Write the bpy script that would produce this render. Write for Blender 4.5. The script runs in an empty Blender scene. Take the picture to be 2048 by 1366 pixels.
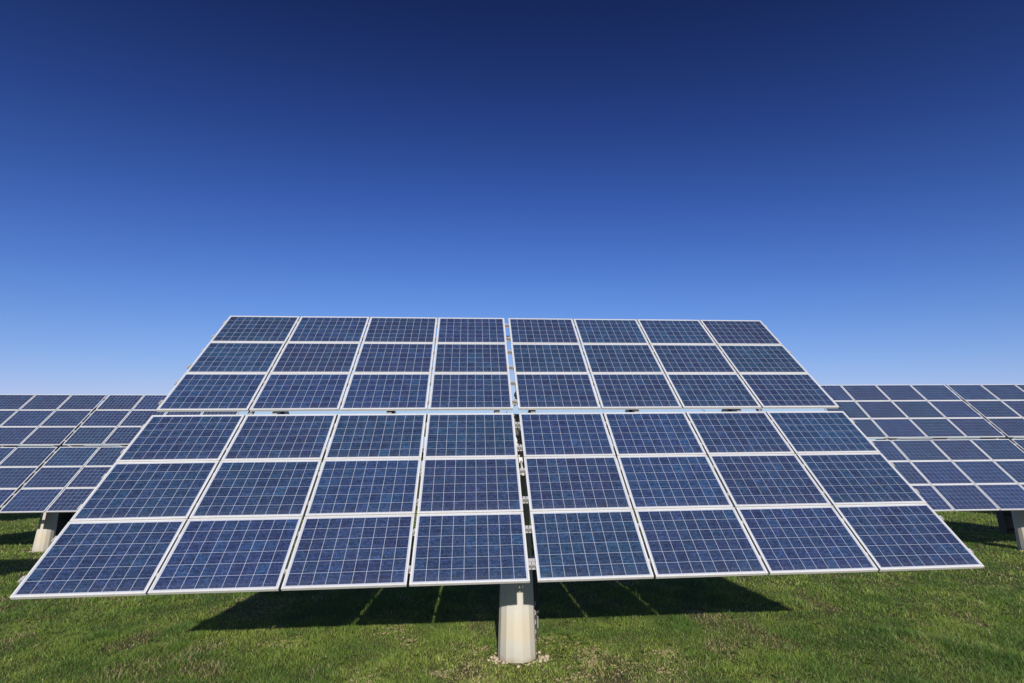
import bpy, bmesh, math, random
import numpy as np
from mathutils import Matrix, Vector

random.seed(7)
rng = np.random.default_rng(11)
scene = bpy.context.scene
COL = scene.collection
R = math.radians

# ------------------------------------------------------------------ camera
CAM_H = 3.0213
PITCH, ROLL, F_PX = 0.2440, -0.0066, 1019.84          # focal length in pixels of a 2048 wide frame
cam_data = bpy.data.cameras.new("camera")
cam_data.sensor_width = 36.0
cam_data.lens = 36.0 * F_PX / 2048.0
cam_data.clip_start = 0.05
cam_data.clip_end = 20000
cam = bpy.data.objects.new("camera", cam_data)
COL.objects.link(cam)
r0 = Vector((1, 0, 0))
u0 = Vector((0, -math.sin(PITCH), math.cos(PITCH)))
fw = Vector((0, math.cos(PITCH), math.sin(PITCH)))
cr, sr = math.cos(ROLL), math.sin(ROLL)
rv = cr * r0 + sr * u0
uv = -sr * r0 + cr * u0
cam.matrix_world = Matrix(((rv.x, uv.x, -fw.x, 0), (rv.y, uv.y, -fw.y, 0), (rv.z, uv.z, -fw.z, CAM_H), (0, 0, 0, 1)))
scene.camera = cam

# ------------------------------------------------------------------ sky and sun
SUN_EL, SUN_AZ = R(19.8), R(175.9)                     # azimuth clockwise from +Y (the view direction)
world = bpy.data.worlds.new("World")
scene.world = world
world.use_nodes = True
wn, wl = world.node_tree.nodes, world.node_tree.links
wn.clear()
sky = wn.new("ShaderNodeTexSky")
sky.sky_type = 'NISHITA'
sky.sun_disc = False
sky.sun_elevation = SUN_EL
sky.sun_rotation = SUN_AZ
sky.altitude = 300
sky.air_density = 1.0
sky.dust_density = 0.6
sky.ozone_density = 3.0
# the deep polarised blue of the photograph: per channel, log(out) is a quadratic of log(sky)
def wmath(op, a, b=None):
    nd = wn.new("ShaderNodeMath"); nd.operation = op
    for i, v in enumerate((a, b)):
        if v is None: continue
        if isinstance(v, bpy.types.NodeSocket): wl.new(v, nd.inputs[i])
        else: nd.inputs[i].default_value = v
    return nd.outputs[0]
sep_ = wn.new("ShaderNodeSeparateColor"); com_ = wn.new("ShaderNodeCombineColor")
wl.new(sky.outputs[0], sep_.inputs[0])
for i_, (qa, qb, qc, cap) in enumerate(((-0.3522, 2.4194, -1.0106, 4.3), (-0.7039, 3.2464, -1.7727, 6.0), (-1.2251, 5.089, -3.1148, 8.7))):
    lx = wmath('LOGARITHM', wmath('MINIMUM', wmath('MAXIMUM', sep_.outputs[i_], 0.25), 6.6), math.e)
    wl.new(wmath('MINIMUM', wmath('POWER', math.e, wmath('ADD', wmath('MULTIPLY', wmath('ADD', wmath('MULTIPLY', lx, qa), qb), lx), qc)), cap), com_.inputs[i_])
bg = wn.new("ShaderNodeBackground")
bg.inputs['Strength'].default_value = 0.10
wo = wn.new("ShaderNodeOutputWorld")
wl.new(com_.outputs[0], bg.inputs['Color'])
wl.new(bg.outputs[0], wo.inputs['Surface'])

sun_data = bpy.data.lights.new("sun", 'SUN')
sun_data.energy = 5.0
sun_data.angle = R(0.53)
sun_data.color = (1.0, 0.93, 0.82)
sun = bpy.data.objects.new("sun", sun_data)
COL.objects.link(sun)
sd = Vector((math.sin(SUN_AZ) * math.cos(SUN_EL), math.cos(SUN_AZ) * math.cos(SUN_EL), math.sin(SUN_EL)))
sun.rotation_euler = sd.to_track_quat('Z', 'Y').to_euler()
sun.location = sd * 60

scene.view_settings.view_transform = 'Standard'
scene.view_settings.look = 'None'
scene.view_settings.exposure = 0.0
scene.view_settings.gamma = 1.0

# ------------------------------------------------------------------ helpers
def tag(o, label=None, cat=None, group=None, kind=None):
    if label: o['label'] = label
    if cat: o['category'] = cat
    if group: o['group'] = group
    if kind: o['kind'] = kind
    return o

def link(name, mesh, mats=(), parent=None, matrix=None):
    for m in mats: mesh.materials.append(m)
    o = bpy.data.objects.new(name, mesh)
    COL.objects.link(o)
    if parent: o.parent = parent
    if matrix is not None: o.matrix_local = matrix
    return o

def bm_mesh(name, bm, smooth=False):
    me = bpy.data.meshes.new(name)
    bm.normal_update()
    bm.to_mesh(me); bm.free()
    if smooth:
        for p in me.polygons: p.use_smooth = True
    return me

def add_box(bm, x0, x1, y0, y1, z0, z1, mat=0):
    v = [bm.verts.new(c) for c in ((x0,y0,z0),(x1,y0,z0),(x1,y1,z0),(x0,y1,z0),(x0,y0,z1),(x1,y0,z1),(x1,y1,z1),(x0,y1,z1))]
    fs = []
    for q in ((3,2,1,0),(4,5,6,7),(0,1,5,4),(1,2,6,5),(2,3,7,6),(3,0,4,7)):
        f = bm.faces.new([v[i] for i in q]); f.material_index = mat; fs.append(f)
    return fs

def add_tube(bm, pts, rad, n=8, mat=0):
    pts = [Vector(p) for p in pts]
    rings = []
    for i, p in enumerate(pts):
        d = (pts[min(i + 1, len(pts) - 1)] - pts[max(i - 1, 0)]).normalized()
        a = d.orthogonal().normalized() if i == 0 else (rings_a - d * rings_a.dot(d)).normalized()
        rings_a = a
        b = d.cross(a)
        rings.append([bm.verts.new(p + rad * (math.cos(t) * a + math.sin(t) * b)) for t in (2 * math.pi * k / n for k in range(n))])
    for A, B in zip(rings[:-1], rings[1:]):
        for k in range(n):
            f = bm.faces.new((A[k], A[(k + 1) % n], B[(k + 1) % n], B[k])); f.material_index = mat; f.smooth = True
    bm.faces.new(rings[0][::-1]).material_index = mat
    bm.faces.new(rings[-1]).material_index = mat

def bevel(bm, w, seg=2):
    bmesh.ops.bevel(bm, geom=list(bm.edges), offset=w, segments=seg, affect='EDGES', profile=0.7)

class NT:
    """small node-tree writer"""
    def __init__(self, name):
        self.m = bpy.data.materials.new(name); self.m.use_nodes = True
        self.t = self.m.node_tree; self.t.nodes.clear()
        self.out = self.n("ShaderNodeOutputMaterial")
    def n(self, kind, **kw):
        nd = self.t.nodes.new(kind)
        for k, v in kw.items(): setattr(nd, k, v)
        return nd
    def set(self, sock, v):
        if isinstance(v, bpy.types.NodeSocket): self.t.links.new(v, sock)
        elif isinstance(v, bpy.types.Node): self.t.links.new(v.outputs[0], sock)
        elif v is not None: sock.default_value = v
    def math(self, op, a, b=None, c=None, clamp=False):
        nd = self.n("ShaderNodeMath", operation=op, use_clamp=clamp)
        for i, v in enumerate((a, b, c)): self.set(nd.inputs[i], v)
        return nd.outputs[0]
    def mix(self, f, a, b, blend='MIX'):
        nd = self.n("ShaderNodeMix", data_type='RGBA', blend_type=blend)
        self.set(nd.inputs[0], f)
        self.set(nd.inputs[6], a if not isinstance(a, tuple) else (*a, 1)[:4])
        self.set(nd.inputs[7], b if not isinstance(b, tuple) else (*b, 1)[:4])
        return nd.outputs[2]
    def ramp(self, f, stops):
        nd = self.n("ShaderNodeValToRGB")
        e = nd.color_ramp.elements
        while len(e) > 1: e.remove(e[-1])
        e[0].position = stops[0][0]; e[0].color = (*stops[0][1], 1)
        for p, c in stops[1:]:
            x = e.new(p); x.color = (*c, 1)
        self.set(nd.inputs[0], f)
        return nd.outputs[0]
    def noise(self, vec, scale, detail=3, rough=0.55, dims='3D'):
        nd = self.n("ShaderNodeTexNoise", noise_dimensions=dims)
        self.set(nd.inputs['Vector'], vec); nd.inputs['Scale'].default_value = scale
        nd.inputs['Detail'].default_value = detail; nd.inputs['Roughness'].default_value = rough
        return nd.outputs[0]
    def bsdf(self, **kw):
        nd = self.n("ShaderNodeBsdfPrincipled")
        for k, v in kw.items():
            if isinstance(v, tuple) and len(v) == 3: v = (*v, 1)
            self.set(nd.inputs[k], v)
        self.t.links.new(nd.outputs[0], self.out.inputs['Surface'])
        return nd
    def coords(self, which='Object'):
        return self.n("ShaderNodeTexCoord").outputs[which]
    def mapping(self, vec, scale=(1, 1, 1), loc=(0, 0, 0)):
        nd = self.n("ShaderNodeMapping")
        self.set(nd.inputs['Vector'], vec); nd.inputs['Scale'].default_value = scale; nd.inputs['Location'].default_value = loc
        return nd.outputs[0]

# ------------------------------------------------------------------ module sizes
MW, MH = 1.5134, 1.0562           # module outer size
GAP_C, GAP_R = 0.0300, 0.014      # gaps between columns and between rows
GAP_MID, GAP_SPLIT = 0.099, 0.1281
FR = 0.021                        # width of the frame lip
PX, PY = 0.1597, 0.1640           # cell pitch
NX, NY = 9, 6

# ------------------------------------------------------------------ materials
def simple(name, col, rough=0.5, metal=0.0, var=0.12, scale=6.0, spec=0.5):
    t = NT(name)
    co = t.coords()
    f = t.noise(co, scale, 5, 0.6)
    c = t.mix(f, tuple(x * (1 - var) for x in col), tuple(min(1, x * (1 + var)) for x in col))
    t.bsdf(**{'Base Color': c, 'Roughness': rough, 'Metallic': metal, 'Specular IOR Level': spec})
    return t.m

def cell_material():
    t = NT("solar_cells")
    co = t.coords()
    sep = t.n("ShaderNodeSeparateXYZ"); t.set(sep.inputs[0], co)
    rnd = t.n("ShaderNodeObjectInfo").outputs['Random']
    ax = t.math('ADD', t.math('DIVIDE', sep.outputs[0], PX), NX / 2)
    ay = t.math('ADD', t.math('DIVIDE', sep.outputs[1], PY), NY / 2)
    fx, fy = t.math('FRACT', ax), t.math('FRACT', ay)
    ix, iy = t.math('FLOOR', ax), t.math('FLOOR', ay)
    def line(f, half):          # 1 within half of a cell border
        d = t.math('ABSOLUTE', t.math('SUBTRACT', f, 0.5))
        return t.math('GREATER_THAN', d, 0.5 - half)
    gap = t.math('MAXIMUM', line(fx, 0.0024 / PX), line(fy, 0.0019 / PY))
    inside = t.math('MULTIPLY', t.math('LESS_THAN', t.math('ABSOLUTE', sep.outputs[0]), PX * NX / 2),
                    t.math('LESS_THAN', t.math('ABSOLUTE', sep.outputs[1]), PY * NY / 2))
    white = t.math('MAXIMUM', gap, t.math('SUBTRACT', 1.0, inside))
    def bus(c):
        return t.math('LESS_THAN', t.math('ABSOLUTE', t.math('SUBTRACT', fy, c)), 0.0011 / PY)
    busm = t.math('MAXIMUM', bus(0.27), bus(0.73))
    # one random value per cell, another per module
    cv = t.n("ShaderNodeCombineXYZ")
    t.set(cv.inputs[0], ix); t.set(cv.inputs[1], iy); t.set(cv.inputs[2], t.math('MULTIPLY', rnd, 917.0))
    wnz = t.n("ShaderNodeTexWhiteNoise", noise_dimensions='3D'); t.set(wnz.inputs['Vector'], cv)
    cellr = wnz.outputs['Value']
    # crystal grains, different on every module
    off = t.n("ShaderNodeCombineXYZ")
    t.set(off.inputs[0], t.math('ADD', sep.outputs[0], t.math('MULTIPLY', ix, 3.7)))
    t.set(off.inputs[1], t.math('ADD', sep.outputs[1], t.math('MULTIPLY', iy, 5.3)))
    t.set(off.inputs[2], t.math('MULTIPLY', rnd, 61.0))
    vo = t.n("ShaderNodeTexVoronoi", feature='F1'); t.set(vo.inputs['Vector'], off); vo.inputs['Scale'].default_value = 58
    vo.inputs['Randomness'].default_value = 1.0
    vs = t.n("ShaderNodeSeparateColor"); t.set(vs.inputs[0], vo.outputs['Color'])
    grain = vs.outputs[0]
    patch = t.noise(t.mapping(off, (0.75, 1.5, 1)), 16.0, 4, 0.7)
    base = t.ramp(cellr, [(0.0, (0.0175, 0.037, 0.108)), (0.3, (0.021, 0.044, 0.128)), (0.6, (0.019, 0.052, 0.130)), (0.85, (0.024, 0.049, 0.142)), (1.0, (0.021, 0.065, 0.160))])
    modtint = t.ramp(rnd, [(0.0, (0.86, 1.05, 0.93)), (0.3, (1.0, 0.98, 0.98)), (0.55, (1.10, 0.92, 0.92)), (0.75, (1.0, 0.98, 1.10)), (1.0, (0.95, 1.18, 1.10))])
    base = t.mix(1.0, base, modtint, 'MULTIPLY')
    g = t.math('MULTIPLY_ADD', grain, 1.0, 0.5)
    p = t.math('MULTIPLY_ADD', patch, 1.5, 0.25)
    gp = t.math('MULTIPLY', g, p)
    gc = t.n("ShaderNodeCombineColor")
    gp = t.math('MULTIPLY', gp, 0.80)
    for i in range(3): t.set(gc.inputs[i], gp)
    base = t.mix(1.0, base, gc.outputs[0], 'MULTIPLY')
    bright = t.math('MULTIPLY', t.math('GREATER_THAN', patch, 0.60), t.math('GREATER_THAN', cellr, 0.55))
    base = t.mix(t.math('MULTIPLY', bright, t.math('MULTIPLY', grain, 0.6)), base, (0.036, 0.095, 0.23))
    base = t.mix(t.math('MULTIPLY', busm, 0.55), base, (0.17, 0.19, 0.26))
    col = t.mix(white, base, (0.43, 0.465, 0.56))
    dust = t.noise(t.mapping(co, (2.0, 1.2, 1)), 2.0, 5, 0.65)
    col = t.mix(t.math('MULTIPLY', dust, 0.035), col, (0.42, 0.40, 0.36))
    low = t.math('MULTIPLY', t.math('SUBTRACT', -MH / 2 + 0.16, sep.outputs[1], clamp=True), 0.8)
    low = t.math('MULTIPLY', low, t.noise(t.mapping(co, (9, 2.2, 1)), 1.0, 4, 0.7))
    col = t.mix(low, col, (0.36, 0.34, 0.30))
    rough = t.math('MULTIPLY_ADD', dust, 0.12, 0.06)
    t.bsdf(**{'Base Color': col, 'Roughness': 0.45, 'Specular IOR Level': 0.25, 'Coat Weight': 1.0, 'Coat Roughness': rough, 'Coat IOR': 1.42})
    return t.m

def concrete_material():
    t = NT("post_concrete")
    co = t.coords()
    sep = t.n("ShaderNodeSeparateXYZ"); t.set(sep.inputs[0], co)
    streak = t.noise(t.mapping(co, (9, 9, 0.7)), 1.0, 4, 0.6)
    blot = t.noise(co, 3.2, 5, 0.65)
    fine = t.noise(co, 60.0, 3, 0.6)
    zz = t.math('MULTIPLY_ADD', blot, 0.22, t.math('SUBTRACT', sep.outputs[2], 0.11))
    c = t.ramp(t.math('DIVIDE', zz, 1.6), [(0.0, (0.30, 0.26, 0.20)), (0.06, (0.42, 0.41, 0.365)), (0.17, (0.475, 0.465, 0.42)), (0.22, (0.52, 0.475, 0.385)), (0.40, (0.54, 0.505, 0.425)), (0.47, (0.54, 0.535, 0.50)), (1.0, (0.44, 0.45, 0.44))])
    c = t.mix(t.math('MULTIPLY', t.math('SUBTRACT', streak, 0.35, clamp=True), 0.9), c, (0.48, 0.38, 0.26))
    c = t.mix(t.math('MULTIPLY_ADD', fine, 0.25, -0.05, clamp=True), c, (0.33, 0.32, 0.29))
    b = t.n("ShaderNodeBump"); b.inputs['Strength'].default_value = 0.15; b.inputs['Distance'].default_value = 0.01
    t.set(b.inputs['Height'], fine)
    t.bsdf(**{'Base Color': c, 'Roughness': 0.85, 'Specular IOR Level': 0.25, 'Normal': b.outputs[0]})
    return t.m

def ground_material():
    t = NT("turf_soil")
    co = t.coords()
    a = t.noise(co, 0.55, 5, 0.6)
    b_ = t.noise(co, 7.0, 6, 0.7)
    f = t.noise(co, 45.0, 4, 0.7)
    c = t.ramp(a, [(0.3, (0.06, 0.085, 0.022)), (0.5, (0.09, 0.11, 0.03)), (0.7, (0.14, 0.13, 0.05))])
    c = t.mix(t.math('MULTIPLY_ADD', b_, 1.6, -0.55, clamp=True), c, (0.24, 0.18, 0.10))
    c = t.mix(t.math('MULTIPLY_ADD', f, 1.2, -0.4, clamp=True), c, (0.05, 0.055, 0.02))
    bp = t.n("ShaderNodeBump"); bp.inputs['Strength'].default_value = 0.8; bp.inputs['Distance'].default_value = 0.03
    t.set(bp.inputs['Height'], f)
    t.bsdf(**{'Base Color': c, 'Roughness': 0.95, 'Specular IOR Level': 0.1, 'Normal': bp.outputs[0]})
    return t.m

def leaf_material():
    t = NT("grass_blades")
    at = t.n("ShaderNodeAttribute", attribute_name="tint").outputs['Color']
    d = t.n("ShaderNodeBsdfDiffuse"); t.set(d.inputs['Color'], at)
    tr = t.n("ShaderNodeBsdfTranslucent"); t.set(tr.inputs['Color'], at)
    gl = t.n("ShaderNodeBsdfGlossy"); gl.inputs['Roughness'].default_value = 0.45; gl.inputs['Color'].default_value = (0.9, 0.9, 0.9, 1)
    m1 = t.n("ShaderNodeMixShader"); m1.inputs[0].default_value = 0.22
    t.set(m1.inputs[1], d); t.set(m1.inputs[2], tr)
    m2 = t.n("ShaderNodeMixShader"); m2.inputs[0].default_value = 0.03
    t.set(m2.inputs[1], m1); t.set(m2.inputs[2], gl)
    t.t.links.new(m2.outputs[0], t.out.inputs['Surface'])
    return t.m

M_CELL = cell_material()
M_CONC = concrete_material()
def frame_material():
    t = NT("anodised_aluminium")
    co = t.coords()
    rnd = t.n("ShaderNodeObjectInfo").outputs['Random']
    f = t.noise(co, 3.0, 5, 0.65)
    g = t.noise(t.mapping(co, (14, 2.5, 6)), 1.0, 4, 0.7)
    c = t.mix(rnd, (0.565, 0.57, 0.58), (0.645, 0.645, 0.65))
    c = t.mix(t.math('MULTIPLY_ADD', f, 1.5, -0.55, clamp=True), c, (0.52, 0.515, 0.50))
    c = t.mix(t.math('MULTIPLY_ADD', g, 1.6, -0.75, clamp=True), c, (0.46, 0.44, 0.40))
    t.bsdf(**{'Base Color': c, 'Roughness': t.math('MULTIPLY_ADD', f, 0.25, 0.30), 'Specular IOR Level': 0.5})
    return t.m
M_FRAME = frame_material()
M_BACK = simple("module_backsheet", (0.55, 0.56, 0.58), 0.6)
M_RAIL = simple("galvanised_rail", (0.44, 0.44, 0.45), 0.5, 0.25, 0.15, 14.0)
M_STEEL = simple("galvanised_steel", (0.34, 0.355, 0.37), 0.5, 0.4, 0.2, 9.0)
M_DARK = simple("dark_housing", (0.022, 0.023, 0.027), 0.5)
M_GREY = simple("grey_cabinet", (0.30, 0.31, 0.32), 0.45)
M_BLUE = simple("blue_plate", (0.03, 0.06, 0.32), 0.4)
M_WHITE = simple("white_plate", (0.72, 0.72, 0.70), 0.5)
M_CABLE = simple("black_cable", (0.02, 0.02, 0.02), 0.5)
M_CONDUIT = simple("pale_conduit", (0.33, 0.31, 0.27), 0.6)
M_STONE = simple("pale_stone", (0.46, 0.38, 0.28), 0.9, 0, 0.4, 30.0)
M_SOIL = simple("dry_soil", (0.25, 0.195, 0.115), 0.95, 0, 0.35, 25.0)
M_GROUND = ground_material()
M_LEAF = leaf_material()

# ------------------------------------------------------------------ terrain
def vnoise(x, y, seed=0):
    xi, yi = np.floor(x).astype(np.int64), np.floor(y).astype(np.int64)
    fx, fy = x - xi, y - yi
    fx, fy = fx * fx * (3 - 2 * fx), fy * fy * (3 - 2 * fy)
    def h(a, b):
        n = (a * 374761393 + b * 668265263 + seed * 974634777) & 0x7fffffff
        n = ((n ^ (n >> 13)) * 1274126177) & 0x7fffffff
        return ((n ^ (n >> 16)) & 0xffff) / 65535.0
    return (h(xi, yi) * (1 - fx) + h(xi + 1, yi) * fx) * (1 - fy) + (h(xi, yi + 1) * (1 - fx) + h(xi + 1, yi + 1) * fx) * fy

def fnoise(x, y, seed=0, octv=3):
    s, a, t = 0, 1, 0
    for k in range(octv):
        s = s + a * vnoise(x * 2 ** k, y * 2 ** k, seed + 17 * k); t += a; a *= 0.5
    return s / t

def terrain(x, y):
    w = np.exp(-((x / 60.0) ** 2 + ((y - 15) / 60.0) ** 2))
    return ((fnoise(x * 0.35 + 40, y * 0.35 + 40, 3, 3) - 0.5) * 0.10 + (fnoise(x * 2.2 + 90, y * 2.2 + 90, 8, 2) - 0.5) * 0.035) * w

def axis(lo, hi, step, far, g=1.35):
    mid = list(np.arange(lo, hi + 1e-6, step))
    out, d, p = [], step, hi
    while p < far:
        d *= g; p += d; out.append(p)
    low, d, p = [], step, lo
    while p > -far:
        d *= g; p -= d; low.append(p)
    return np.array(low[::-1] + mid + out)

xs, ys = axis(-34, 34, 0.25, 4000), axis(-4, 40, 0.25, 4000)
gx, gy = np.meshgrid(xs, ys)
gz = terrain(gx, gy)
nxg, nyg = len(xs), len(ys)
verts = np.stack([gx.ravel(), gy.ravel(), gz.ravel()], 1)
ii = (np.arange(nyg - 1)[:, None] * nxg + np.arange(nxg - 1)[None, :]).ravel()
faces = np.stack([ii, ii + 1, ii + 1 + nxg, ii + nxg], 1)

def np_mesh(name, verts, loops, starts, mats, smooth=False, colors=None):
    me = bpy.data.meshes.new(name)
    me.vertices.add(len(verts)); me.vertices.foreach_set('co', np.ascontiguousarray(verts, np.float32).ravel())
    me.loops.add(len(loops)); me.loops.foreach_set('vertex_index', np.ascontiguousarray(loops, np.int32))
    me.polygons.add(len(starts)); me.polygons.foreach_set('loop_start', np.ascontiguousarray(starts, np.int32))
    if smooth: me.polygons.foreach_set('use_smooth', np.ones(len(starts), bool))
    if colors is not None:
        ca = me.attributes.new("tint", 'FLOAT_COLOR', 'POINT')
        ca.data.foreach_set('color', np.ascontiguousarray(colors, np.float32).ravel())
    me.update(calc_edges=True)
    for m in mats: me.materials.append(m)
    return me

g_me = np_mesh("ground", verts, faces.ravel(), np.arange(len(faces)) * 4, [M_GROUND], True)
ground = link("ground", g_me)
tag(ground, kind='structure')

# ------------------------------------------------------------------ tracker meshes (shared by every tracker)
def frame_mesh():
    bm = bmesh.new()
    x, y, d = MW / 2, MH / 2, 0.042
    add_box(bm, -x, x, y - FR, y, -d, 0)
    add_box(bm, -x, x, -y, -y + FR, -d, 0)
    add_box(bm, -x, -x + FR, -y + FR, y - FR, -d, -0.0006)
    add_box(bm, x - FR, x, -y + FR, y - FR, -d, -0.0006)
    return bm_mesh("module_frame", bm)

def sheet_mesh():
    bm = bmesh.new()
    x, y = MW / 2 - FR, MH / 2 - FR
    fs = add_box(bm, -x, x, -y, y, -0.010, -0.004)
    for i, f in enumerate(fs): f.material_index = 0 if i == 1 else 1
    # junction box and leads on the back
    add_box(bm, -0.06, 0.06, y - 0.16, y - 0.06, -0.036, -0.0102, 2)
    return bm_mesh("solar_module", bm)

U_HALF = GAP_MID / 2 + 4 * MW + 3 * GAP_C
V_HALF = GAP_SPLIT / 2 + 3 * MH + 2 * GAP_R
def col_u(k): return GAP_MID / 2 + k * (MW + GAP_C) + MW / 2
def row_v(k): return GAP_SPLIT / 2 + k * (MH + GAP_R) + MH / 2

def rail_mesh():
    bm = bmesh.new()
    L = U_HALF + 0.075
    for s in (-1, 1):
        x0, x1 = (0.004, L) if s > 0 else (-L, -0.004)
        add_box(bm, x0, x1, -0.024, 0.024, -0.090, -0.0425)
        add_box(bm, x0, x1, -0.036, 0.036, -0.098, -0.0902)
        # end clamps and mid clamps that hold the modules
        e = s * (U_HALF + 0.020)
        add_box(bm, e - 0.017, e + 0.017, -0.03, 0.03, -0.0422, -0.006)
        m = s * (GAP_MID / 2 - 0.0235)
        add_box(bm, m - 0.0215, m + 0.0215, -0.026, 0.026, -0.0422, -0.012)
        for k in (1, 2, 3):
            c = s * (GAP_MID / 2 + k * (MW + GAP_C) - GAP_C / 2)
            add_box(bm, c - 0.0135, c + 0.0135, -0.022, 0.022, -0.0422, -0.012)
    add_box(bm, -0.0038, 0.0038, -0.018, 0.018, -0.084, -0.050)
    return bm_mesh("mounting_rail", bm)

def girder_mesh():
    bm = bmesh.new()
    L = V_HALF - 0.42
    add_box(bm, -0.045, 0.045, -L, L, -0.106, -0.0985)
    add_box(bm, -0.006, 0.006, -L, L, -0.312, -0.1062)
    add_box(bm, -0.045, 0.045, -L, L, -0.320, -0.3122)
    for v in (-1.6, -0.03, 1.6):
        add_box(bm, -0.040, 0.040, v - 0.035, v + 0.035, -0.3115, -0.1065)
    return bm_mesh("girder", bm)

def beam_mesh():
    bm = bmesh.new()
    add_box(bm, -4.75, 4.75, -0.09, 0.09, -0.501, -0.3205)
    bevel(bm, 0.012)
    return bm_mesh("torque_beam", bm)

def tube_mesh():
    bm = bmesh.new()
    add_box(bm, -4.5, 4.5, 0.335, 0.655, -0.95, -0.65)
    bevel(bm, 0.03)
    for u in (-4.25, -2.27, -0.33, 0.33, 2.27, 4.25):
        add_box(bm, u - 0.03, u + 0.03, 0.38, 0.56, -0.6495, -0.3205)
    for s in (-1, 1):
        add_box(bm, s * 0.16 - 0.03, s * 0.16 + 0.03, 0.05, 0.32, -0.86, -0.70)
    return bm_mesh("torque_tube", bm)

N_SIDE = 14
def post_mesh():
    bm = bmesh.new()
    rings = []
    for z, r in ((-0.35, 0.333), (0.0, 0.320), (0.9, 0.288), (2.0, 0.248), (3.20, 0.205), (3.215, 0.195)):
        rings.append([bm.verts.new((r * math.sin(a), -r * math.cos(a), z)) for a in (2 * math.pi * (k + 0.5) / N_SIDE for k in range(N_SIDE))])
    for A, B in zip(rings[:-1], rings[1:]):
        for k in range(N_SIDE):
            bm.faces.new((A[k], A[(k + 1) % N_SIDE], B[(k + 1) % N_SIDE], B[k]))
    bm.faces.new(rings[-1])
    ed = [e for e in bm.edges if abs(e.verts[0].co.z - e.verts[1].co.z) > 0.05]
    bmesh.ops.bevel(bm, geom=ed, offset=0.006, segments=2, affect='EDGES')
    return bm_mesh("concrete_post", bm)

def head_mesh():
    bm = bmesh.new()
    def cyl(z0, z1, r, n=24):
        a = [bm.verts.new((r * math.cos(t), r * math.sin(t), z0)) for t in (2 * math.pi * k / n for k in range(n))]
        b = [bm.verts.new((r * math.cos(t), r * math.sin(t), z1)) for t in (2 * math.pi * k / n for k in range(n))]
        for k in range(n): bm.faces.new((a[k], a[(k + 1) % n], b[(k + 1) % n], b[k]))
        bm.faces.new(a[::-1]); bm.faces.new(b)
    cyl(3.216, 3.262, 0.27)
    for k in range(10):
        t = 2 * math.pi * k / 10
        add_tube(bm, [(0.235 * math.cos(t), 0.235 * math.sin(t), 3.19), (0.235 * math.cos(t), 0.235 * math.sin(t), 3.30)], 0.013, 6)
    cyl(3.263, 3.42, 0.20)
    for s in (-1, 1):
        add_box(bm, s * 0.16 - 0.012, s * 0.16 + 0.012, -0.10, 0.24, 3.4205, 3.86)
    add_box(bm, -0.147, 0.147, 0.02, 0.18, 3.4210, 3.60)
    return bm_mesh("mast_head", bm)

def cabinet_mesh():
    bm = bmesh.new()
    add_box(bm, -0.12, 0.45, 0.60, 0.90, 0.50, 1.42)
    bevel(bm, 0.012)
    add_box(bm, 0.10, 0.16, 0.25, 0.5995, 0.62, 0.68)
    add_box(bm, 0.10, 0.16, 0.25, 0.5995, 1.16, 1.22)
    add_box(bm, 0.38, 0.43, 0.72, 0.82, -0.10, 0.4995)
    add_tube(bm, [(0.42, 0.63, 1.425), (0.42, 0.63, 2.6)], 0.022, 8)
    return bm_mesh("control_cabinet", bm)

def conduit_mesh():
    bm = bmesh.new()
    pts = []
    for k in range(60):
        t = k / 59
        pts.append((0.325 + 0.035 * math.cos(t * 26), 0.40 + 0.035 * math.sin(t * 26), 0.12 + 0.62 * t))
    add_tube(bm, pts, 0.014, 6)
    return bm_mesh("conduit", bm, True)

ME = dict(frame=frame_mesh(), sheet=sheet_mesh(), rail=rail_mesh(), girder=girder_mesh(), beam=beam_mesh(), post=post_mesh(), head=head_mesh(), cabinet=cabinet_mesh(), conduit=conduit_mesh())
ME['frame'].materials.append(M_FRAME)
for m in (M_CELL, M_BACK, M_DARK): ME['sheet'].materials.append(m)
ME['rail'].materials.append(M_RAIL); ME['girder'].materials.append(M_STEEL); ME['beam'].materials.append(M_STEEL)
ME['post'].materials.append(M_CONC); ME['head'].materials.append(M_STEEL); ME['cabinet'].materials.append(M_DARK)
ME['conduit'].materials.append(M_CONDUIT)

def box_mesh(name, mat, b, bev=0.0):
    bm = bmesh.new(); add_box(bm, *b)
    if bev: bevel(bm, bev)
    me = bm_mesh(name, bm); me.materials.append(mat); return me
ME['plug_low'] = box_mesh("cable_connector", M_DARK, (0.015, 0.055, 0.40, 0.56, -0.075, -0.05), 0.004)
ME['plug_high'] = box_mesh("cable_connector", M_DARK, (-0.05, 0.045, 2.55, 2.66, -0.14, -0.10), 0.004)
ME['sign'] = box_mesh("sign_plate", M_BLUE, (0.4505, 0.458, 0.66, 0.84, 0.86, 1.16))
ME['door'] = box_mesh("cabinet_door", M_GREY, (-0.09, 0.42, 0.9005, 0.92, 0.54, 1.38), 0.004)
ME['plate'] = box_mesh("earth_bar", M_GREY, (0.4305, 0.446, 0.74, 0.77, 0.22, 0.42), 0.004)

def strut_mesh():
    bm = bmesh.new()
    add_tube(bm, [(0.02, -0.72, -0.30), (0.02, -1.05, -0.19)], 0.036, 12)
    add_tube(bm, [(0.02, -1.05, -0.19), (0.02, -1.42, -0.096)], 0.018, 10)
    add_box(bm, -0.02, 0.06, -0.64, -0.56, -0.36, -0.26)
    return bm_mesh("actuator", bm)
ME['actuator'] = strut_mesh(); ME['actuator'].materials.append(M_WHITE)

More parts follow.
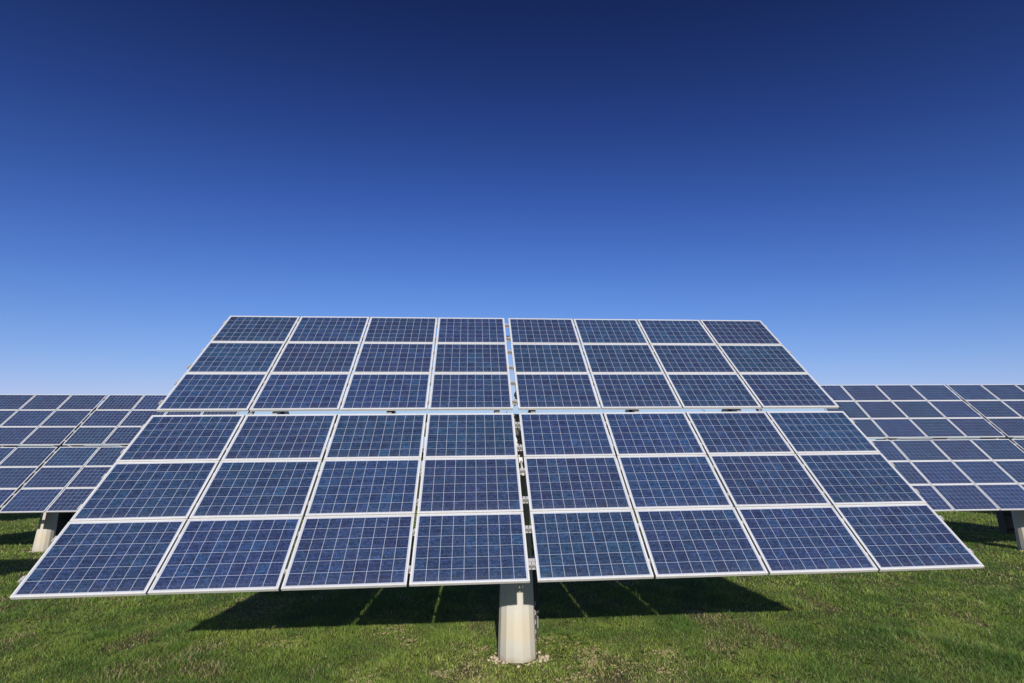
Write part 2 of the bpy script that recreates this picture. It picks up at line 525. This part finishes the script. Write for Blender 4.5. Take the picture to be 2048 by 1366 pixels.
def wire_mesh(a, b, sag, rad=0.006, n=14):
    bm = bmesh.new()
    a, b = Vector(a), Vector(b)
    add_tube(bm, [a.lerp(b, i / n) + Vector((0.02 * math.sin(i * 1.3), 0, -sag * 4 * (i / n) * (1 - i / n))) for i in range(n + 1)], rad, 6)
    me = bm_mesh("cable", bm); me.materials.append(M_CABLE); return me
CABLES = [wire_mesh(*w) for w in (
    ((0.05, 0.75, -0.06), (0.01, 0.22, -0.07), 0.10, 0.012), ((-0.06, -0.02, -0.05), (0.05, -0.20, -0.05), 0.02, 0.006),
    ((0.03, -0.12, -0.06), (0.02, -0.75, -0.10), 0.09, 0.012), ((-0.01, -0.70, -0.10), (0.04, -0.98, -0.12), 0.05, 0.018),
    ((-0.30, -0.04, -0.05), (-0.14, 0.06, -0.06), 0.04, 0.005), ((3.62, -0.03, -0.05), (3.52, 0.08, -0.06), 0.03, 0.004))]
ME['tube'] = tube_mesh(); ME['tube'].materials.append(M_STEEL)
ME['blocker'] = box_mesh("streak_blocker", M_STEEL, (-0.045, 0.045, -3.15, 3.15, -0.135, -0.0985), 0.003)  # strip added behind the outer column gap to block sun streaks on the grass
ME['brace'] = box_mesh("cross_brace", M_RAIL, (-0.40, 0.40, -0.022, 0.022, -0.0975, -0.060))

TRACKER_GROUP = "solar trackers standing on the meadow"
def tracker(px, py, yaw, tilt, inroll, label, zc=4.032, d=0.1823, pz=0.0):
    """px, py: foot of the post"""
    root = bpy.data.objects.new("solar_tracker", None)
    COL.objects.link(root)
    root.location = (px, py, pz); root.rotation_euler = (0, 0, yaw)
    root.empty_display_size = 0.5
    tag(root, label, "solar tracker", TRACKER_GROUP)
    A = Matrix.Translation((0, -d, zc)) @ Matrix.Rotation(tilt, 4, 'X') @ Matrix.Rotation(inroll, 4, 'Z')
    def part(name, key, m=None, parent=root):
        o = bpy.data.objects.new(name, ME[key]); COL.objects.link(o); o.parent = parent
        if m is not None: o.matrix_local = m
        return o
    T = Matrix.Translation
    for s in (-1, 1):
        for k in range(4):
            for q in (-1, 1):
                for j in range(3):
                    jit = Matrix.Rotation(R(random.gauss(0, 0.07)), 4, 'X') @ Matrix.Rotation(R(random.gauss(0, 0.07)), 4, 'Y') @ Matrix.Rotation(R(random.gauss(0, 0.05)), 4, 'Z')
                    m = A @ T((s * col_u(k) + random.gauss(0, 0.0015), q * row_v(j) + random.gauss(0, 0.001), 0)) @ jit
                    mo = part("solar_module", 'sheet', m)
                    part("module_frame", 'frame', None, mo)
    for q in (-1, 1):
        for j in range(3):
            for fr in (-0.265, 0.265):
                part("mounting_rail", 'rail', A @ T((random.gauss(0, 0.008), q * row_v(j) + fr * MH, 0)))
    for u in (-4.25, -2.27, -0.33, 0.33, 2.27, 4.25):
        part("girder", 'girder', A @ T((u, 0, 0)))
    for s in (-1, 1):
        part("streak_blocker", 'blocker', A @ T((s * (GAP_MID / 2 + 3 * (MW + GAP_C) - GAP_C / 2), 0, 0)))
    part("torque_beam", 'beam', A @ T((0, -0.62, 0)))
    part("torque_tube", 'tube', A)
    part("cross_brace", 'brace', A @ T((0, -2.93, 0)))
    for me_ in CABLES:
        o = bpy.data.objects.new("cable", me_); COL.objects.link(o); o.parent = root; o.matrix_local = A
    part("cable_connector", 'plug_low', A); part("cable_connector", 'plug_high', A)
    part("actuator", 'actuator', A)
    part("concrete_post", 'post')
    part("mast_head", 'head')
    cb = part("control_cabinet", 'cabinet')
    part("sign_plate", 'sign', None, cb); part("cabinet_door", 'door', None, cb); part("earth_bar", 'plate', None, cb)
    part("conduit", 'conduit')
    return root

def at(X, Y, yaw, d=0.1823): return (X - d * math.sin(yaw), Y + d * math.cos(yaw))
TRACKERS = [
    (*at(0.0628, 9.2154, 0.0728), 0.0728, 0.8248, 0.0103, "large blue solar panel array on a pale concrete post, nearest of all in the centre"),
    (*at(-18.3506, 21.0518, 0.0746), 0.0746, 0.8245, 0.0022, "solar panel array behind the big central one, cut off by the left edge"),
    (*at(18.8812, 19.7592, 0.0354), 0.0354, 0.8292, 0.0043, "solar panel array behind the big central one, cut off by the right edge"),
    (-20.05, -0.75, 0.072, 0.8248, 0.0, "solar panel array beside the photographer, throwing the nearest shadow at the left edge"),
    (-37.6, 31.4, 0.072, 0.8248, 0.0, "solar panel array hidden behind the left one, throwing a far strip of shadow"),
    (36.9, 29.8, 0.05, 0.8248, 0.0, "solar panel array hidden behind the right one, throwing a far strip of shadow"),
]
for t_ in TRACKERS: tracker(*t_)

WORN = ((1.99, 9.04, 0.28, 0.7), (2.51, 9.48, 0.30, 0.9), (2.35, 8.75, 0.25, 0.9), (1.28, 9.62, 0.32, 0.8), (1.25, 9.15, 0.22, 0.7), (1.61, 8.74, 0.25, 0.6), (0.75, 8.62, 0.45, 0.7),
        (-0.67, 9.78, 0.30, 0.7), (-1.13, 8.79, 0.35, 0.7), (-2.25, 8.43, 0.40, 0.5), (-4.16, 10.1, 0.5, 0.35), (0.62, 10.25, 0.35, 0.6), (-2.3, 10.9, 0.5, 0.5), (-5.4, 11.3, 0.9, 0.45), (-1.9, 10.2, 0.35, 0.5))

# ------------------------------------------------------------------ gravel round the posts
def gravel():
    V, L, S, n0, l0 = [], [], [], 0, 0
    for px, py, cnt in ((TRACKERS[0][0], TRACKERS[0][1], 105), (TRACKERS[1][0], TRACKERS[1][1], 40), (TRACKERS[2][0], TRACKERS[2][1], 60)):
        for _ in range(cnt):
            a = random.choice((random.uniform(0, 2 * math.pi), R(random.gauss(206, 14)), R(random.gauss(206, 14)), R(random.gauss(334, 18)), R(random.gauss(334, 18)), R(random.gauss(320, 30))))
            rr = 0.335 + abs(random.gauss(0, 0.07))
            if math.cos(a - R(-30)) > 0.75: rr += random.uniform(0, 0.10)
            s = random.choice((0.010, 0.012, 0.016, 0.022, 0.034)) * random.uniform(0.7, 1.3)
            bm = bmesh.new(); bmesh.ops.create_icosphere(bm, subdivisions=1, radius=s)
            for v in bm.verts: v.co *= random.uniform(0.7, 1.25)
            x, y = px + rr * math.cos(a), py + rr * math.sin(a)
            z = float(terrain(np.array([x]), np.array([y]))[0]) + s * 0.4
            bm.verts.index_update()
            for v in bm.verts: V.append((v.co.x + x, v.co.y + y, v.co.z * 0.75 + z))
            for f in bm.faces:
                S.append(l0); L.extend(v.index + n0 for v in f.verts); l0 += len(f.verts)
            n0 += len(bm.verts); bm.free()
    o = link("gravel", np_mesh("gravel", np.array(V), np.array(L), np.array(S), [M_STONE]))
    tag(o, kind='stuff')
gravel()

def clods():
    """crumbs of dry earth lying open where the turf is worn"""
    V, L, S, n0, l0 = [], [], [], 0, 0
    for wx, wy, wr, ws in WORN:
        for _ in range(int(230 * ws * wr)):
            x = wx + random.gauss(0, wr * 0.42); y = wy + random.gauss(0, wr * 0.42)
            if math.hypot(x - TRACKERS[0][0], y - TRACKERS[0][1]) < 0.36: continue
            if fnoise(np.array([x * 5.0]), np.array([y * 5.0]), 91, 2)[0] < 0.42: continue
            sz = random.uniform(0.008, 0.024)
            z = float(terrain(np.array([x]), np.array([y]))[0]) + sz * 0.5
            bm = bmesh.new(); bmesh.ops.create_icosphere(bm, subdivisions=1, radius=sz)
            for v in bm.verts: v.co *= random.uniform(0.65, 1.3)
            bm.verts.index_update()
            for v in bm.verts: V.append((v.co.x * 1.3 + x, v.co.y + y, v.co.z * 0.8 + z))
            for f in bm.faces:
                S.append(l0); L.extend(v.index + n0 for v in f.verts); l0 += len(f.verts)
            n0 += len(bm.verts); bm.free()
    tag(link("soil_crumbs", np_mesh("soil_crumbs", np.array(V), np.array(L), np.array(S), [M_SOIL])), kind='stuff')
clods()

# ------------------------------------------------------------------ grass
def scatter():
    P = []
    def zone(y0, y1, dens, marg):
        half = 1.03 * y1 + marg
        n = int((y1 - y0) * 2 * half * dens)
        y = rng.uniform(y0, y1, n); x = rng.uniform(-half, half, n)
        k = np.abs(x) < 1.03 * y + marg
        P.append(np.stack([x[k], y[k], np.full(k.sum(), dens)], 1))
    zone(5.6, 8.5, 3800, 1.2)
    zone(8.5, 11.5, 2700, 1.2)
    zone(11.5, 14.5, 1200, 1.5)
    zone(14.5, 19.0, 480, 2.0)
    zone(19.0, 26.0, 260, 2.0)
    zone(26.0, 40.0, 110, 2.0)
    return np.concatenate(P)

def grass():
    P = scatter()
    x, y, dens = P[:, 0], P[:, 1], P[:, 2]
    # bare / thin places
    bare = fnoise(x * 1.3 + 11, y * 0.9 + 5, 21, 4)
    clump = fnoise(x * 3.1 + 3, y * 3.1 + 9, 33, 3)
    tall = fnoise(x * 0.8 + 60, y * 0.8 + 31, 45, 3)
    dpost = np.hypot(x - TRACKERS[0][0], y - TRACKERS[0][1])
    near_post = np.clip(1.6 - dpost, 0, 1.3) / 1.3
    track = np.exp(-((y - (8.35 + 0.18 * np.sin(x * 1.3))) / 0.35) ** 2) * np.clip((2.6 - np.abs(x - 0.8)) / 1.2, 0, 1)
    # worn, dry turf round the post and on the little track to its right; the mask also carries painted centre brightening; tussocks elsewhere
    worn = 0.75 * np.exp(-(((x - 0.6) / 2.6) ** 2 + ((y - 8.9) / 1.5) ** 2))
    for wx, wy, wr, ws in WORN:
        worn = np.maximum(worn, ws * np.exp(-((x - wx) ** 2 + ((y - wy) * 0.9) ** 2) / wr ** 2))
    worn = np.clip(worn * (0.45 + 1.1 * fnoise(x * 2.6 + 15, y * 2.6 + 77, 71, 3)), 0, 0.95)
    tus = np.zeros(len(x))
    rs = np.random.default_rng(5)
    spots = [(u * (1.0 * v + 1), v, rs.uniform(0.10, 0.26), rs.uniform(0.5, 1.6)) for u, v in zip(rs.uniform(-1, 1, 210), rs.uniform(6.3, 14, 210))]
    spots += [(6.91, 10.55, 0.22, 2.2), (7.2, 10.3, 0.2, 2.2), (7.5, 9.9, 0.2, 2.0), (7.6, 9.4, 0.22, 2.2), (7.9, 9.1, 0.2, 2.0), (5.6, 10.9, 0.2, 1.5), (4.3, 9.1, 0.25, 1.6), (4.7, 8.5, 0.22, 1.6), (-5.3, 9.3, 0.25, 1.8), (-5.9, 9.8, 0.22, 1.6)]
    for sx, sy, srr, ss in spots:
        m = (np.abs(x - sx) < 3 * srr) & (np.abs(y - sy) < 3 * srr)
        tus[m] = np.maximum(tus[m], ss * np.exp(-((x[m] - sx) ** 2 + (y[m] - sy) ** 2) / srr ** 2))
    tus *= np.clip(1 - 1.6 * worn, 0, 1)
    keep_p = np.clip(-0.32 * worn + 1.25 - 2.6 * np.clip(bare - 0.56, 0, 1) * 1.4 - 0.15 * near_post, 0.12, 1)
    keep = rng.random(len(x)) < keep_p
    for px, py, *_ in TRACKERS[:3]:
        keep &= np.hypot(x - px, y - py) > 0.36 + 0.05 * rng.random(len(x))
    x, y, dens, bare, clump, tall, near_post, track, worn, tus = (a[keep] for a in (x, y, dens, bare, clump, tall, near_post, track, worn, tus))
    n = len(x)
    z = terrain(x, y)
    size = np.sqrt(2300 / dens)
    h = 0.88 * (0.024 + 0.062 * clump ** 1.8 + 0.07 * np.clip(tall - 0.5, 0, 1) + 0.16 * np.clip(clump - 0.68, 0, 1)) * rng.lognormal(0, 0.32, n) * (1 - 0.3 * near_post) * (1 - 0.45 * worn) * (1 + 0.9 * tus) * (0.85 + 0.15 * size)
    w = 0.0042 * size * rng.uniform(0.6, 1.5, n)
    yaw = rng.uniform(0, 2 * np.pi, n)
    lean_a = rng.uniform(0, 2 * np.pi, n)
    lean = np.abs(rng.normal(0, 1.15, n)) + 0.15
    bx, by = np.cos(yaw) * w / 2, np.sin(yaw) * w / 2
    dx, dy = np.cos(lean_a) * lean * h, np.sin(lean_a) * lean * h
    V = np.empty((n, 5, 3), np.float32)
    V[:, 0] = np.stack([x - bx, y - by, z - 0.004], 1)
    V[:, 1] = np.stack([x + bx, y + by, z - 0.004], 1)
    mx, my, mz = x + dx * 0.38, y + dy * 0.38, z + h * 0.6
    V[:, 2] = np.stack([mx + bx * 0.8, my + by * 0.8, mz], 1)
    V[:, 3] = np.stack([mx - bx * 0.8, my - by * 0.8, mz], 1)
    V[:, 4] = np.stack([x + dx, y + dy, z + h * 0.98], 1)
    base = np.arange(n)[:, None] * 5
    loops = (base + np.array([0, 1, 2, 3, 3, 2, 4])[None]).ravel()
    starts = (np.arange(n)[:, None] * 7 + np.array([0, 4])[None]).ravel()
    # colours: deep green, yellow green, straw
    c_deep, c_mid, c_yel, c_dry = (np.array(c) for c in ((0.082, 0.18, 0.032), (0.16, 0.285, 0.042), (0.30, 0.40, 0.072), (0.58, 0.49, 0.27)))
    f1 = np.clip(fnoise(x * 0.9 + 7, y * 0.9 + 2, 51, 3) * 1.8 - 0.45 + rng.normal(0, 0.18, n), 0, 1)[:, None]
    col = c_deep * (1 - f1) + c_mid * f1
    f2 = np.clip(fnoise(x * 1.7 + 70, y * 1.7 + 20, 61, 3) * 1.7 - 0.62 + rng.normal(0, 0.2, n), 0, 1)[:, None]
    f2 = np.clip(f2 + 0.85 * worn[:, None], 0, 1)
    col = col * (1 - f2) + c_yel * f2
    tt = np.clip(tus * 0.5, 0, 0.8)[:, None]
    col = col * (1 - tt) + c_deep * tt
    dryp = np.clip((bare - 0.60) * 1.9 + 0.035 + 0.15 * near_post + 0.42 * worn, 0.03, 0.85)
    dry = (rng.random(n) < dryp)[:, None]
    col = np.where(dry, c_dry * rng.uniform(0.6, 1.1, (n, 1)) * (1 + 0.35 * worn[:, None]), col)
    col *= rng.lognormal(0, 0.16, (n, 1)) * (1 + 0.38 * worn[:, None])  # last factor also paints lens brightening of the centre into the blade colour
    C = np.ones((n, 5, 4), np.float32)
    C[:, :, :3] = col[:, None, :]
    C[:, :2, :3] *= np.array([1.0, 0.9, 0.9])
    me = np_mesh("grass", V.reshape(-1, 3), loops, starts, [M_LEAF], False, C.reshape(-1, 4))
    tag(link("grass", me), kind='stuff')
    print("grass blades", n)
grass()

# broad-leaved weeds here and there in the turf
def weeds():
    V, L, S, C = [], [], [], []
    spots = [(random.uniform(-1, 1), random.uniform(6.4, 12.5)) for _ in range(420)]
    spots = [(u * (0.95 * y + 1), y) for u, y in spots]
    for k in range(60):                                  # thicker on the right
        y = random.uniform(6.8, 9.5); spots.append((random.uniform(3.0, 8.5), y))
    spots += [(0.95 + random.gauss(0, 0.28), 10.3 + random.gauss(0, 0.25)) for _ in range(26)]
    for x, y in spots:
        if math.hypot(x - TRACKERS[0][0], y - TRACKERS[0][1]) < 0.45: continue
        z = float(terrain(np.array([x]), np.array([y]))[0])
        tone = random.uniform(0.7, 1.25)
        for j in range(random.randint(5, 10)):
            a = random.uniform(0, 2 * math.pi); ln = random.uniform(0.03, 0.085); wd = ln * random.uniform(0.22, 0.42)
            up = random.uniform(0.25, 0.9)
            d = Vector((math.cos(a), math.sin(a), 0)); s = Vector((-math.sin(a), math.cos(a), 0))
            p0 = Vector((x, y, z + 0.01)); 
            p1 = p0 + d * ln * 0.5 + Vector((0, 0, ln * up * 0.65)); p2 = p0 + d * ln + Vector((0, 0, ln * up * 0.75))
            b = len(V)
            V.extend([p0 - s * wd * 0.15, p0 + s * wd * 0.15, p1 + s * wd * 0.5, p1 - s * wd * 0.5, p2])
            S.extend([len(L), len(L) + 4]); L.extend([b, b + 1, b + 2, b + 3, b + 3, b + 2, b + 4])
            q = tone * random.uniform(0.8, 1.2)
            C.extend([(0.085 * q, 0.155 * q, 0.028 * q, 1)] * 5)
    me = np_mesh("weeds", np.array([tuple(v) for v in V]), np.array(L), np.array(S), [M_LEAF], False, np.array(C))
    tag(link("weeds", me), kind='stuff')
weeds()
